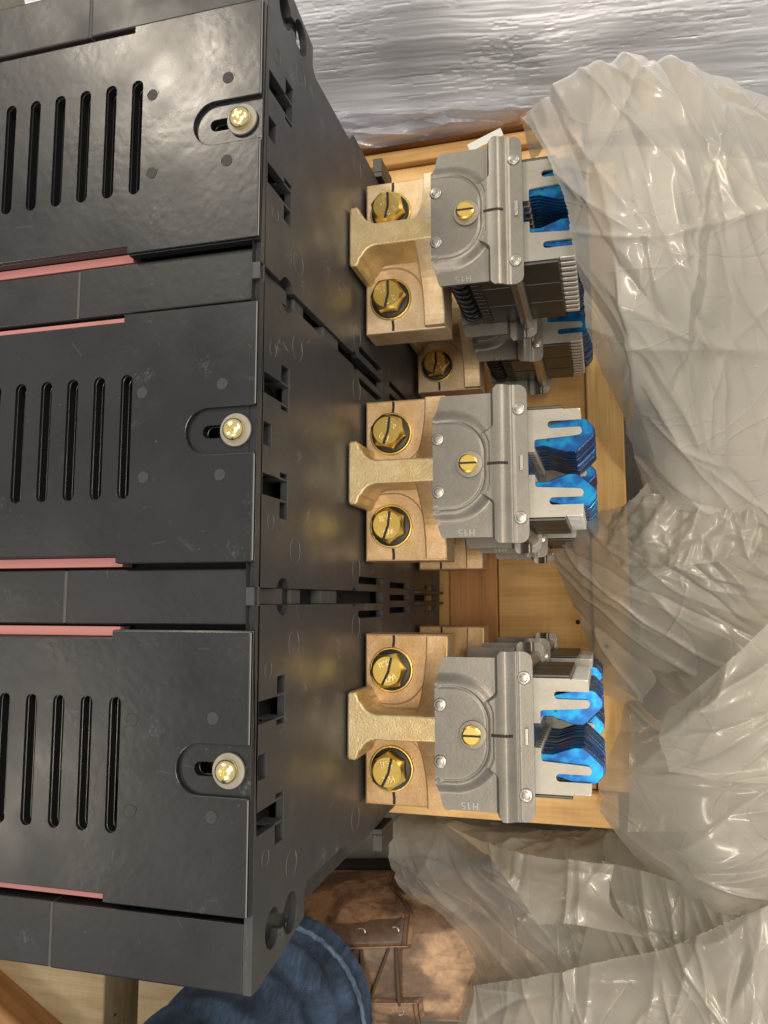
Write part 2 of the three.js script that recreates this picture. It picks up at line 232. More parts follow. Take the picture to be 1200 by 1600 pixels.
// loose timber at the lower left
{
  const w = tag(group('wooden_block', [-330, -430, 410]), 'pale timber block with torn end on the floor at the lower left', 'timber block');
  const [x0, , z0] = at(163, 1545, -370);
  w.position.set(x0 * S, -430 * S, z0 * S);
  put('timber', box(-330, 0, 0, 60, -22, 60, 2), M.woodGrey, w);
  const w2 = tag(group('wooden_block', [-250, -430, 390]), 'pale timber block half hidden between breaker corner and jeans', 'timber block');
  const [x1, , z1] = at(214, 1570, -380);
  w2.position.set(x1 * S, -430 * S, z1 * S);
  put('timber', box(0, 130, 0, 50, -35, 60, 2), M.woodGrey, w2);
  const w3 = tag(group('wooden_plank', [-380, -430, 420]), 'brown weathered plank in the bottom left corner of the view', 'plank');
  const [x2, , z2] = at(10, 1585, -340);
  w3.position.set(x2 * S, -430 * S, z2 * S); w3.rotation.y = -0.5;
  put('timber', box(-201, 60, 0, 90, 0, 70, 4), M.woodDark, w3);
}

// ---------------------------------------------------------------- circuit breaker
const P = 115, ORIGIN = [0, -318, 0], OFF = [0, 318, 0];
const breaker = tag(group('circuit_breaker', ORIGIN), 'large black three pole circuit breaker with plug-in contacts, lying on the pallet', 'circuit breaker');
const part = (name, g, mat, parent = breaker, keepUV) => put(name, g, mat, parent, parent === breaker ? OFF : [0, 0, 0], keepUV);

// arc chute covers
const coverTop = (() => {
  const out = [[-0.6, -45.7], [-0.6, -8.3], ...arc(-18.7, 0, 8.3, -Math.PI / 2, -1.5 * Math.PI, 16).map(([x, z]) => [x, z]), [-0.6, 8.3], [-0.6, 45.7], [-53.6, 45.7], [-53.6, 43], [-330, 43], [-330, -43], [-53.6, -43], [-53.6, -45.7]];
  const slots = []; for (let k = 0; k < 8; k++) slots.push(stadium(-51.4 - 11.45 * k, -23.2, 23.2, 2.75));
  return plan(out, slots, -1.7, 0, 0.35);
})();
const coverBase = (() => {
  const out = [[-0.2, -45.9], [-0.2, 45.9], [-53.6, 45.9], [-53.6, 43.2], [-330, 43.2], [-330, -43.2], [-53.6, -43.2], [-53.6, -45.9]];
  const slots = []; for (let k = 0; k < 8; k++) slots.push(stadium(-51.4 - 11.45 * k, -23.2, 23.2, 2.75));
  slots.push([...arc(-18.8, 0, 2.6, Math.PI / 2, 1.5 * Math.PI, 10), ...arc(-8, 0, 2.6, -Math.PI / 2, Math.PI / 2, 8)]);
  return plan(out, slots, -5.6, -1.65, 0.25);
})();
const ring = (r0, r1, x, y, z) => { const s = new THREE.Shape(); s.absarc(0, 0, r1, 0, 7, false); const h = new THREE.Path(); h.absarc(0, 0, r0, 0, 7, true); s.holes.push(h); return new THREE.ExtrudeGeometry(s, { depth: 0.12, bevelEnabled: false, curveSegments: 20 }).rotateX(-Math.PI / 2).translate(x, y, z); };
const coverG = join([coverTop, coverBase]);
const washerG = (() => { const g = new THREE.LatheGeometry([[2.2, 0], [5.7, 0], [5.9, 0.3], [5.9, 1.0], [5.6, 1.3], [2.2, 1.3]].map(([a, b]) => new THREE.Vector2(a, b)), 40); return g; })();
const screwG = (() => {
  const head = new THREE.LatheGeometry([[0, 3.2], [1.0, 3.15], [2.4, 2.85], [3.4, 2.2], [3.95, 1.3], [4.05, 0.4], [3.9, 0], [0, 0]].map(([a, b]) => new THREE.Vector2(a, b)), 36);
  return head;
})();
const crossG = join([box(-1.9, 1.9, 2.95, 3.22, -0.42, 0.42, 0.1), box(-0.42, 0.42, 2.96, 3.23, -1.9, 1.9, 0.1)]);
const markSpots = [[-44.5, -15.5], [-43.8, 15], [-13.5, -16.5], [-13.2, 15.5]];
[-1, 0, 1].forEach((k, i) => {
  const cm = M.cover.clone(), cmap = scuffB.clone(); cmap.offset.set(0.31 + 0.37 * i, 0.17 + 0.43 * i); cmap.rotation = [0, 0.9, 2.1][i]; cmap.needsUpdate = true; cm.map = cmap;
  const c = part('arc_chute_cover', coverG, cm);
  c.position.z += P * k * S;
  const w = put('washer', washerG, M.washer, c, [-8.0, -1.6, 0]);
  const s = put('screw', screwG, M.goldPale, c, [-8.3, -0.3, 0]); s.rotation.y = [0.3, 0.9, 0.1][i];
  const x = put('cross_recess', crossG, M.gold, c, [-8.3, -0.3, 0]); x.rotation.y = [0.3, 0.9, 0.1][i];
  for (const [a, b] of markSpots) put('ejector_mark', join([ring(2.2, 2.75, 0, 0, 0), cyl(2.15, 2.2, 0.08, 0, 0, 0, 20)]), M.dustMark || (M.dustMark = std({ name: 'rubbed_plastic', map: scuffA, color: lin(1.6, 1.6, 1.6), roughness: 0.6 })), c, [a + (rnd() - 0.5), 0.01, b + (rnd() - 0.5)]);
});
for (const k of [-1, 0, 1]) for (const [z0, z1] of [[-45.4, -8.8], [8.8, 45.4]]) part('worn_edge', box(-0.72, -0.34, -0.5, -0.12, P * k + z0, P * k + z1, 0.1), M.dust);
// rails between and outside the covers
const rail = (z0, z1, name = 'side_rail') => {
  part(name, box(-76.6, -3, -40, -4.2, z0, z1, 0.8), M.plastic); part(name, box(-330, -77.2, -40, -4.6, z0, z1, 0.8), M.plastic);
  part('worn_edge', box(-3.4, -2.95, -5.0, -4.5, z0 + 0.8, z1 - 0.8, 0.1), M.dust);
  part('rail_joint', box(-77.5, -76.3, -30, -4.75, z0 + 0.4, z1 - 0.4, 0), M.joint);
};
rail(-67.4, -47.8); rail(47.8, 67.4); rail(164, 186.2); rail(-186.2, -164);
part('rail_lip', box(-330, -9, -40, -12, 186.3, 188.5, 0.6), M.plastic); part('rail_lip', box(-330, -9, -40, -12, -188.5, -186.3, 0.6), M.plastic);
for (const k of [-1, 0, 1]) for (const s of [-1, 1]) part('red_strip', box(-330, -54.2, -12, -5.5, P * k + s * 45.1 - 1.7, P * k + s * 45.1 + 1.7, 0.3), M.red);
// dark gaps below the covers
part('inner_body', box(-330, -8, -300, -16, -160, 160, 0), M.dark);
part('side_wall', box(-330, -6, -163, -41, 160.5, 179, 1), M.plastic); part('side_wall', box(-330, -6, -163, -41, -179, -160.5, 1), M.plastic);

// rear wall with its openings
const R = (z0, z1, y0, y1) => [[z0, y0], [z1, y0], [z1, y1], [z0, y1]];
{
  const holes = [];
  for (const k of [-1, 0, 1]) for (const s of [-1, 1]) {
    const c = P * k;
    holes.push([[s * 22, -6.3], [s * 14.4, -6.3], [s * 14.4, -21.8], [s * 12, -21.8], [s * 12, -29.3], [s * 29, -29.3], [s * 29, -21.8], [s * 22, -21.8]].map(([z, y]) => [c + z, y]));
    if (s > 0) holes.push(R(c - 4, c + 4.2, -13.5, -6.5));
  }
  for (const s of [-1, 1]) {
    const c = 57.5 * s, prof = [];
    for (let y = -0.5; y >= -161.5; y -= 1) { let w = 3; const a = 6.8 ** 2 - (y + 25.2) ** 2 * 1.0, b = 4.6 ** 2 - (y + 111.8) ** 2; if (a > 0) w = Math.max(w, Math.sqrt(a)); if (b > 0) w = Math.max(w, Math.sqrt(b)); prof.push([w, y]); }
    holes.push([...prof.map(([w, y]) => [c + w, y - 1]), ...prof.slice().reverse().map(([w, y]) => [c - w, y - 1])]);
    for (const d of [-1, 1]) holes.push(R(c + d * 8.3 - 1.7, c + d * 8.3 + 1.7, -161.8, -119));
    // keyholes by the outer corners
    const kh = []; const n = 40;
    const e = 171.2 * s;
    const A = [], B = [];
    for (let i = 0; i <= n; i++) { const a = i / n * Math.PI * 2; A.push([e + 6.5 * Math.cos(a), -20.8 + 6.2 * Math.sin(a)]); }
    for (let i = 0; i <= n; i++) { const a = i / n * Math.PI * 2; B.push([e + 0.8 * s + 7 * Math.cos(a), -37 + 6.6 * Math.sin(a)]); }
    // outline of both rounds joined by a neck
    const neck = 2.4; const lo = [];
    for (let i = 0; i <= n; i++) { const a = Math.PI / 2 - 0.0 + i / n * Math.PI * 2; }
    const aN = Math.asin(neck / 6.5), bN = Math.asin(neck / 7);
    for (let i = 0; i <= n; i++) { const a = -Math.PI / 2 + aN + (2 * Math.PI - 2 * aN) * i / n; kh.push([e + 6.5 * Math.cos(a), -20.8 + 6.2 * Math.sin(a)]); }
    for (let i = 0; i <= n; i++) { const a = Math.PI / 2 + bN + (2 * Math.PI - 2 * bN) * i / n; kh.push([e + 0.8 * s + 7 * Math.cos(a), -37 + 6.6 * Math.sin(a)]); }
    holes.push(kh);
  }
  const half = [[0, -4.4], [186, -4.4], [186, -10], [183, -30], [178.5, -51], [169.5, -51], [166.5, -54.5], [166.5, -101.5], [173, -108.5], [172, -163], [0, -163]];
  const out = [...half, ...half.slice(1, -1).reverse().map(([z, y]) => [-z, y])];
  part('rear_wall', elevation(out, holes, -3.2, 0, 0.25), M.wall);
  for (const s of [-1, 1]) part('groove_floor', box(-12, -6.2, -160, -5, 57.5 * s - 8.5, 57.5 * s + 8.5, 0), M.dark);
  for (const s of [-1, 1]) { part('groove_clip', box(-6.2, -1.6, -47, -37, 57.5 * s - 2.9, 57.5 * s + 2.9, 0.3), M.grey); part('groove_clip', box(-6.2, -1.2, -90, -70, 57.5 * s - 2.9, 57.5 * s + 2.9, 0.3), M.grey); part('groove_clip', box(-6.2, -2, -30, -6, 57.5 * s - 2.9, 57.5 * s + 2.9, 0.3), M.grey); }
  for (const k of [-1, 0, 1]) for (const s of [-1, 1]) for (const d of [14.1, 22.3]) part('opening_rib', box(-7.5, -0.3, -29.4, -21.6, P * k + s * d - 0.4, P * k + s * d + 0.4, 0), M.grey);
  // thin lines left by ejector pins
  for (const k of [-1, 0, 1]) for (const [y, z, r] of [[-37, -40, 5.2], [-37, 40, 5.2], [-13.5, -32, 3], [-13.5, 31, 3], [-115, -44, 6], [-115, 44, 6]]) part('ejector_mark', ring(r - 0.16, r + 0.16, 0, 0, 0).rotateZ(-Math.PI / 2).translate(0.02, y, P * k + z), M.dust);
  // lower half of the rear wall
  const lh = [];
  for (const s of [-1, 1]) for (const d of [-7, 0, 7]) lh.push(R(57.5 * s + d - 1.8, 57.5 * s + d + 1.8, -306, d ? -270 : -240), R(57.5 * s + d - 1.6, 57.5 * s + d + 1.6, -225, -180));
  part('lower_rear_wall', elevation([[-172, -163.5], [172, -163.5], [172, -318], [-172, -318]], lh, -4.2, -0.8, 0.25), M.wall);
  for (const s of [-1, 1]) for (const d of [-3.5, 3.5]) part('wall_fin', box(-0.9, 3.5, -312, -236, 57.5 * s + d - 0.9, 57.5 * s + d + 0.9, 0.3), M.plastic);
  part('side_wall', box(-330, -4.5, -318, -163.5, 160.5, 171.5, 1), M.plastic); part('side_wall', box(-330, -4.5, -318, -163.5, -171.5, -160.5, 1), M.plastic);
  for (const s of [-1, 1]) part('side_bracket', join([box(-26, 3, -172, -150, s > 0 ? 173.2 : -176, s > 0 ? 176 : -173.2, 0.4), box(-2, 3, -172, -150, s > 0 ? 176 : -184, s > 0 ? 184 : -176, 0.4)]), M.sideSteel);
}

// contact blocks: cast base with a T rib and a saddle wall, two bolts each
const ribG = (() => {
  const rib = [[0.7, -13.6], [1.6, -14.9], [4.2, -15], [5.4, -13.8], [6.2, -11.2], ...arc(14.2, -13.1, 7.4, 2.75, Math.PI / 2, 9), [30, -5.7], [43, -5.4], [43, 5.4], [30, 5.7], ...arc(14.2, 13.1, 7.4, -Math.PI / 2, -2.75, 9), [6.2, 11.2], [5.4, 13.8], [4.2, 15], [1.6, 14.9], [0.7, 13.6]];
  return plan(rib, [], -140, -100, 0.9, 3);
})();
const castG = (() => {
  const sad = [[-39.4, -140], [39.4, -140]]; const top = [];
  for (let i = 0; i <= 30; i++) { const z = 39.4 - 78.8 * i / 30, t = clamp((39.4 - Math.abs(z)) / 34); top.push([z, -121.5 + 21.3 * t ** 2.2]); }
  const pocket = (s) => { // concave wall round each bolt, low and blended
    const g = []; for (let i = 0; i < 1; i++) g.push(0); return g;
  };
  const saddle = elevation([...sad, ...top], [], 32.4, 43, 0.8);
  const fil = [[9, -7.2], ...arc(15.2, -23.2, 16.2, Math.PI * 0.5, 0.15, 14).map(([x, z]) => [x, z]), [36, -30], [36, 30], ...arc(15.2, 23.2, 16.2, -0.15, -Math.PI * 0.5, 14), [9, 7.2]];
  return join([plan([[1.4, -40], [42.5, -40], [42.5, 40], [1.4, 40]], [], -145, -126, 0.9), saddle, plan(fil, [], -128, -123.6, 0.7)]);
})();
const hexText = [['WT', 0, 1.6], ['8.8', 0, -4.6]];
const boltG = (() => {
  const hexLim = (a) => { const m = Math.PI / 3, q = ((a % m) + m) % m - m / 2; return 7.6 / Math.cos(q); };
  const N = 96, rings = [[() => 0, () => 6.8], [() => 6.7, () => 6.8], [hexLim, (r) => 6.6 - (r - 6.7) * 0.62], [hexLim, () => 0]], pos = [], idx = [];
  rings.forEach(([rf, yf]) => { for (let q = 0; q <= N; q++) { const a = q / N * Math.PI * 2, r = rf(a); pos.push(r * Math.sin(a), yf(r), r * Math.cos(a)); } });
  for (let t = 0; t < 3; t++) for (let q = 0; q < N; q++) { const a = t * (N + 1) + q, b = a + N + 1; idx.push(a, b, b + 1, a, b + 1, a + 1); }
  const head = new THREE.BufferGeometry(); head.setAttribute('position', new THREE.Float32BufferAttribute(pos, 3)); head.setIndex(idx); head.computeVertexNormals();
  const out = [head];
  return join(out.map((g) => toCreasedNormals(clean(g), 0.5)));
})();
const letters = (list, size, depth, y0) => join(list.map(([t, y]) => { const g = new TextGeometry(t, { font, size, depth, curveSegments: 3, bevelEnabled: false }); g.computeBoundingBox(); g.translate(-(g.boundingBox.max.x + g.boundingBox.min.x) / 2, y, 0); g.rotateX(-Math.PI / 2); g.translate(0, y0, 0); return g; }));
const boltTextG = letters([['WT', 1.9], ['8.8', -5.0]], 3.1, 0.36, 6.75);
const goldWasherG = new THREE.LatheGeometry([[6, 0], [10.5, 0], [10.7, 0.4], [10.7, 1.0], [10.3, 1.3], [9.7, 1.1], [6, 1.1]].map(([a, b]) => new THREE.Vector2(a, b)), 48);
const blackWasherG = new THREE.LatheGeometry([[5, 1.1], [9.6, 1.1], [9.8, 1.4], [9.5, 2.2], [5, 2.5]].map(([a, b]) => new THREE.Vector2(a, b)), 48);
const inkLine = (w, l, h, bend) => { const s = [[-l / 2, -w / 2], [0, -w / 2 + bend], [l / 2, -w / 2], [l / 2, w / 2], [0, w / 2 + bend], [-l / 2, w / 2]]; return plan(s, [], h, h + 0.12, 0); };
const inkTop = inkLine(1.15, 13.4, 7.1, 0.8), inkEdge = inkLine(1.3, 5.5, 0.05, 0.2);
const turns = [[0.25, 0.55], [0.52, 0.5], [0.1, 0.2], [0.2, 0.15], [0.3, 0.1], [0.5, 0.3]];
function contactBlock(k, yoff, n, mat) {
  const b = part('contact_block', castG, mat); b.position.set(0, (318 + yoff) * S, P * k * S);
  put('rib', ribG, M.castRib, b);
  [-1, 1].forEach((s, j) => {
    const x = 14.6, y = -126, z = 23 * s;
    put('washer', goldWasherG, M.gold, b, [x, y, z]); put('spring_washer', blackWasherG, M.blackWasher, b, [x, y, z]);
    const r = turns[(n * 2 + j) % 6][j];
    const bo = put('bolt', boltG, M.gold, b, [x, y + 2.2, z]); bo.rotation.y = r * (j ? -1 : 1) + (n % 3) * 0.17;
    const bt = put('lettering', boltTextG, M.goldPale, b, [x, y + 2.2, z]); bt.rotation.y = [[0.6, 0.5], [2.6, 3.4], [3.5, 3.3]][n % 3][j];
    const im = put('ink_mark', inkTop, M.ink, b, [x, y + 2.2, z]); im.rotation.y = Math.PI / 2 - 0.12 * (n % 3) - 0.1;
    const ie = put('ink_mark', inkEdge, M.ink, b, [x + 1, y, s * 36.6]); ie.rotation.y = Math.PI / 2 + 0.05 * s;
  });
}
[-1, 0, 1].forEach((k, i) => contactBlock(k, 0, i, [M.cast, M.castGold, M.castDark][i]));
[-1, 0, 1].forEach((k, i) => contactBlock(k, -117, i + 3, [M.cast, M.castGold, M.castDark][i]));

// finger clusters
const sdRBox = (x, z, hx, hz, r) => { const a = Math.abs(x) - hx + r, b = Math.abs(z) - hz + r; return Math.hypot(Math.max(a, 0), Math.max(b, 0)) + Math.min(Math.max(a, b), 0) - r; };
function plateHeight(x, z) {
  const d = sdRBox(x - 45, z, 20.2, 19.4, 15), zr = Math.abs(z);      // rounded D, running off to the left
  const D = 2.5 * sm(6.0, 0.8, d) - 0.5 * Math.exp(-((d / 0.5) ** 2));
  const start = mix(60, 68.5, sm(10, 17.5, zr)), ridge = 2.9 * sm(start, start + 0.9, x) * (1 - 0.8 * sm(72.6, 78.2, x)) + 0.5 * Math.sin(clamp((x - 68.5) / 8.5) * Math.PI) + 0.4 * Math.exp(-(((x - 77.8) / 0.45) ** 2));
  return x < 67.5 && d < 3 ? Math.max(D, d > 1.2 ? Math.min(ridge, 2.6) : 0) : Math.max(D * sm(70.5, 68, x), ridge);
}
function plateGeometry() {
  const X0 = 42.6, X1 = 84, nx = 130, nz = 180, pos = [], idx = [], T = 1.3;
  const zlim = (x) => { let m = x < 68.6 ? 31.8 : mix(32.2, 34.6, sm(68.6, 71.5, x)); m -= 9.5 * sm(47, 42.6, x) ** 1.6 * 0.9; const c = x - (X1 - 4); if (c > 0) m -= 4 - Math.sqrt(Math.max(0, 16 - c * c)); const c2 = (X0 + 3.2 + 3) - x; if (c2 > 3) m -= 0.5 * (c2 - 3); return m; };
  for (let side = 0; side < 2; side++) for (let i = 0; i <= nx; i++) { const x = mix(X0, X1, i / nx), L = zlim(x); for (let j = 0; j <= nz; j++) { const z = mix(-L, L, j / nz); pos.push(x, plateHeight(x, z) - side * T, z); } }
  const V = (s, i, j) => s * (nx + 1) * (nz + 1) + i * (nz + 1) + j;
  for (let i = 0; i < nx; i++) for (let j = 0; j < nz; j++) { const a = V(0, i, j), b = V(0, i + 1, j), c = V(0, i + 1, j + 1), d = V(0, i, j + 1); idx.push(a, d, c, a, c, b); const e = V(1, i, j), f = V(1, i + 1, j), g = V(1, i + 1, j + 1), h = V(1, i, j + 1); idx.push(e, g, h, e, f, g); }
  const main = new THREE.BufferGeometry(); main.setAttribute('position', new THREE.Float32BufferAttribute(pos, 3)); main.setIndex(idx); main.computeVertexNormals();
  const rim = [], ri = []; const walk = [];
  for (let i = 0; i <= nx; i++) walk.push([i, nz]); for (let j = nz - 1; j >= 0; j--) walk.push([nx, j]); for (let i = nx - 1; i >= 0; i--) walk.push([i, 0]); for (let j = 1; j <= nz; j++) walk.push([0, j]);
  walk.forEach(([i, j]) => { for (const s of [0, 1]) { const q = 3 * V(s, i, j); rim.push(pos[q], pos[q + 1], pos[q + 2]); } });
  for (let q = 0; q < walk.length - 1; q++) ri.push(2 * q, 2 * q + 1, 2 * q + 3, 2 * q, 2 * q + 3, 2 * q + 2);
  const r = new THREE.BufferGeometry(); r.setAttribute('position', new THREE.Float32BufferAttribute(rim, 3)); r.setIndex(ri); r.computeVertexNormals();
  return join([main, r]);
}
const plateG = plateGeometry();
const H = 74;                                                            // height of a cluster, plate to plate
const rivetG = (() => { const g = new THREE.LatheGeometry([[0, 0.95], [1.35, 0.95], [1.6, 0.75], [1.75, 0.45], [2.3, 0.6], [2.65, 0.45], [2.85, 0]].map(([a, b]) => new THREE.Vector2(a, b)), 28); return g; })();
const smallHexG = (() => { const hex = new THREE.CylinderGeometry(4.3, 4.3, 2.6, 6).translate(0, 1.3, 0), cap = new THREE.CylinderGeometry(3.4, 4.1, 0.4, 30).translate(0, 2.8, 0); const out = [hex, cap]; for (const [t, y] of [['WT', 0.7], ['8.8', -2.4]]) { const g = new TextGeometry(t, { font, size: 1.6, depth: 0.15, curveSegments: 2, bevelEnabled: false }); g.computeBoundingBox(); g.translate(-(g.boundingBox.max.x + g.boundingBox.min.x) / 2, y, 0); g.rotateX(-Math.PI / 2); g.translate(0, 2.95, 0); out.push(g); } return join(out.map((g) => toCreasedNormals(clean(g), 0.5))); })();
const stampG = (() => { const g = new TextGeometry('H15', { font, size: 3.1, depth: 0.22, curveSegments: 3, bevelEnabled: false }); g.computeBoundingBox(); g.translate(-(g.boundingBox.max.x) / 2, 0, 0); g.rotateX(-Math.PI / 2); g.rotateY(Math.PI); return g; })();
const fingerPlan = (() => {                                              // silvered lamella: comb of two slotted tines each side of the gap
  const h = [[60, -23.6], [99, -23.6], [99.5, -23], [104.8, -23], ...arc(104.8, -21.2, 1.8, -Math.PI / 2, 0, 5), [106.6, -18.3], [94, -18.3], ...arc(94, -16.7, 1.6, -Math.PI / 2, -1.5 * Math.PI, 8), [106, -15.1], ...arc(105, -13.4, 1.8, -0.6, Math.PI / 2, 6), [103, -11.4], [88.2, -10.45], ...arc(87.6, -9.4, 1, -Math.PI / 2, -Math.PI, 3), [86.6, -5], [60, -5]];
  return h;
})();
const fingerG = (() => { const up = fingerPlan, dn = fingerPlan.map(([x, z]) => [x, -z]).reverse(); return join([plan(up, [], -0.65, 0.65, 0, 1), plan(dn, [], -0.65, 0.65, 0, 1)]); })();
const tipG = [-1, 1].map((q) => box(99.4, 106.4, -2.7, 0.3, q > 0 ? 21.6 : -23.4, q > 0 ? 23.4 : -21.6, 0.4));
M.silverBright = phy({ name: 'bright_silver_edge', color: lin(0.82, 0.81, 0.78), metalness: 0.35, roughness: 0.35 });
const lipG = (s) => plan([[60, s * 23.6], [99, s * 23.6], [99, s * 24.9], [60, s * 24.9]].sort(() => 0), [], -0.6, 0.6, 0.1, 1);
const jawPlan = [[70, -14], [84, -14.5], [92, -16.5], [100, -18.6], [107.6, -18.9], [109, -18.4], [111.6, -15.4], [111.8, -12.2], [111, -11.2], [105.2, -5.6], [103.6, -4.6], [100, -4.7], [95.5, -6.2], [91, -7.8], [86, -7.6], [80, -7.2], [70, -7]];
const jawG = plan(jawPlan, [], -1.3, 1.3, 0.25, 1), jaw2G = plan(jawPlan.map(([x, z]) => [x, -z]).reverse(), [], -1.3, 1.3, 0.25, 1);
class Helix extends THREE.Curve { constructor(r, h, n) { super(); Object.assign(this, { r, h, n }); } getPoint(t, o = new THREE.Vector3()) { const a = t * this.n * Math.PI * 2; return o.set(this.r * Math.cos(a), this.h * (t - 0.5), this.r * Math.sin(a)); } }
const springG = new THREE.TubeGeometry(new Helix(4.2, H - 14, 9), 220, 1.15, 7);
const spacerG = (() => { const g = []; for (let i = 0; i < 14; i++) g.push(box(56.5, 61.8, -H + 5 + i * 4.7, -H + 8.2 + i * 4.7, -26, 26, 0.7)); return join(g); })();
const postG = (() => cyl(3.4, 3.4, H - 3, 0, -H + 2, 0, 28))();
const inkBent = (() => { const pos = [], idx = []; for (let i = 0; i <= 24; i++) { const x = mix(66.6, 75.6, i / 24), w = 0.62 + 0.14 * Math.sin(i * 1.9); for (const z of [-w, w]) pos.push(x, plateHeight(x, 0), z); if (i < 24) { const a = 2 * i; idx.push(a, a + 1, a + 3, a, a + 3, a + 2); } } const g = new THREE.BufferGeometry(); g.setAttribute('position', new THREE.Float32BufferAttribute(pos, 3)); g.setIndex(idx); g.computeVertexNormals(); return g; })();
function cluster(k, yoff, n) {
  const c = group('contact_cluster', [0, 318 - 94.6 + yoff, P * k], breaker);
  put('cover_plate', plateG, M.plate, c);
  const bp = put('base_plate', plateG, M.plate, c, [0, -H, 0]); bp.rotation.x = Math.PI;
  for (const [x, z, y] of [[44.9, -11.8, 2.6], [44.9, 11.8, 2.6], [80.4, -23.8, 0.75], [80.4, 23.8, 0.75]]) { put('rivet', rivetG, M.rivet, c, [x, y, z]); if (x < 60) put('post', postG, M.rivet, c, [47, 0, z]); }
  for (const s of [-1, 1]) put('post', postG, M.rivet, c, [79, -1, s * 27]);
  put('washer', washerG, M.washer, c, [59, 2.55, 0]); const b = put('bolt', smallHexG, M.gold, c, [58.8, 3.8, 0]); b.rotation.y = [1.4, 0.2, 2.1, 0.6, 1, 0][n];
  put('ink_mark', inkLine(0.9, 8, 6.82, 0), M.ink, c, [58.8, 0, 0]); put('ink_mark', inkBent, M.ink, c, [0, 0.12, 0]);
  put('tab', box(-0.75, 0.75, 0, 1.9, -3.4, 3.4, 0.3), M.rivet, c, [81.2, 0.4, 0]);
  put('stamped_mark', stampG, M.rivet, c, [57, 0.02, 25.2 + 3]);
  for (let i = 0; i < 12; i++) {
    const y = -3.2 - i * 5.95;
    put('contact_finger', fingerG, M.silver, c, [0, y, 0]); for (const t of tipG) put('finger_tip', t, M.silverBright, c, [0, y, 0]);
  }
  for (let i = 0; i < 24; i++) {
    const y = -4.2 - 1.4 - i * 2.86, j = (hash(i, n, 5) - 0.5) * 1.3;
    put('blue_finger', jawG, i && i % 7 ? M.blue2 : M.blue, c, [j, y, j * 0.3]); put('blue_finger', jaw2G, i && i % 5 ? M.blue2 : M.blue, c, [-j, y, (hash(n, i, 9) - 0.5) * 0.6]);
  }
  for (const s of [-1, 1]) for (let i = 0; i < 3; i++) put('side_plate', box(60, 99, -H + 2 + i * 23.4, -H + 24.4 + i * 23.4, s > 0 ? 23.8 : -25.2, s > 0 ? 25.2 : -23.8, 0.5), M.sideSteel, c);
  for (const s of [-1, 1]) put('spring', springG, M.spring, c, [51, -H / 2, s * 21]);
  put('spring_spacer', spacerG, M.spring, c);
  put('core', box(46, 62, -H + 4, -6, -15, 15, 1), M.darkSteel, c);
  put('hub', box(62, 84, -H + 4, -5, -5, 5, 0.5), M.blue2, c);
}
[-1, 0, 1].forEach((k, i) => cluster(k, 0, i));
[-1, 0, 1].forEach((k, i) => cluster(k, -118, i + 3));

// ---------------------------------------------------------------- sheets of film: a smooth net of points, creased
function catmull(p0, p1, p2, p3, t) { return 0.5 * (2 * p1 + (p2 - p0) * t + (2 * p0 - 5 * p1 + 4 * p2 - p3) * t * t + (3 * p1 - p0 - 3 * p2 + p3) * t * t * t); }
function facet(x, y, k) {                                                // flat triangles that meet in sharp edges
  const F = (Math.sqrt(3) - 1) / 2, G = (3 - Math.sqrt(3)) / 6, t = (x + y) * F, i = Math.floor(x + t), j = Math.floor(y + t);
  const u = x - i + (i + j) * G, v = y - j + (i + j) * G, up = u > v, [a, b] = up ? [1, 0] : [0, 1];
  // barycentric coordinates within the skewed cell
  const X = x + t - i, Y = y + t - j, h0 = hash(i, j, k), h1 = hash(i + a, j + b, k), h2 = hash(i + 1, j + 1, k);
  return (up ? h0 * (1 - X) + h1 * (X - Y) + h2 * Y : h0 * (1 - Y) + h1 * (Y - X) + h2 * X) - 0.5;
}
function crumple(u, v, k, dir) {                                          // u and v in millimetres; facets stretched along dir
  const c = Math.cos(dir), d = Math.sin(dir); let s = 0;
  for (const [L, A] of [[78, 24], [41, 9], [21, 3.2], [10, 0.9]]) {
    const wu = u + L * 0.9 * (fbm(u / (2.2 * L), v / (2.2 * L), k + L, 2) - 0.5), wv = v + L * 0.9 * (fbm(u / (2.2 * L), v / (2.2 * L), k + L + 5, 2) - 0.5);
    const m = L > 50 ? 1 : sm(0.3, 0.62, noise(u / 55, v / 55, k + 7 + L));
    s += A * m * facet((wu * c + wv * d) / L + 3.3 * k, (-wu * d + wv * c) / (2.1 * L) + 1.7 * k, k + L);
  }
  return s;
}
function creases(k, dir, count) {                                         // pinched ridges: long, narrow, tapering
  const list = []; seed = 1000 + k * 77;
  for (let i = 0; i < count; i++) { const a = dir + (rnd() + rnd() + rnd() - 1.5) * (rnd() < 0.7 ? 0.5 : 1.6); list.push({ a, L: 25 + 150 * rnd() * rnd(), h: (rnd() < 0.25 ? -1 : 1) * (1 + 3.8 * rnd() * rnd()), w: 1.2 + 4.2 * rnd() * rnd(), fu: rnd(), fv: rnd(), b: (rnd() - 0.5) * 0.006 }); }
  return list;
}
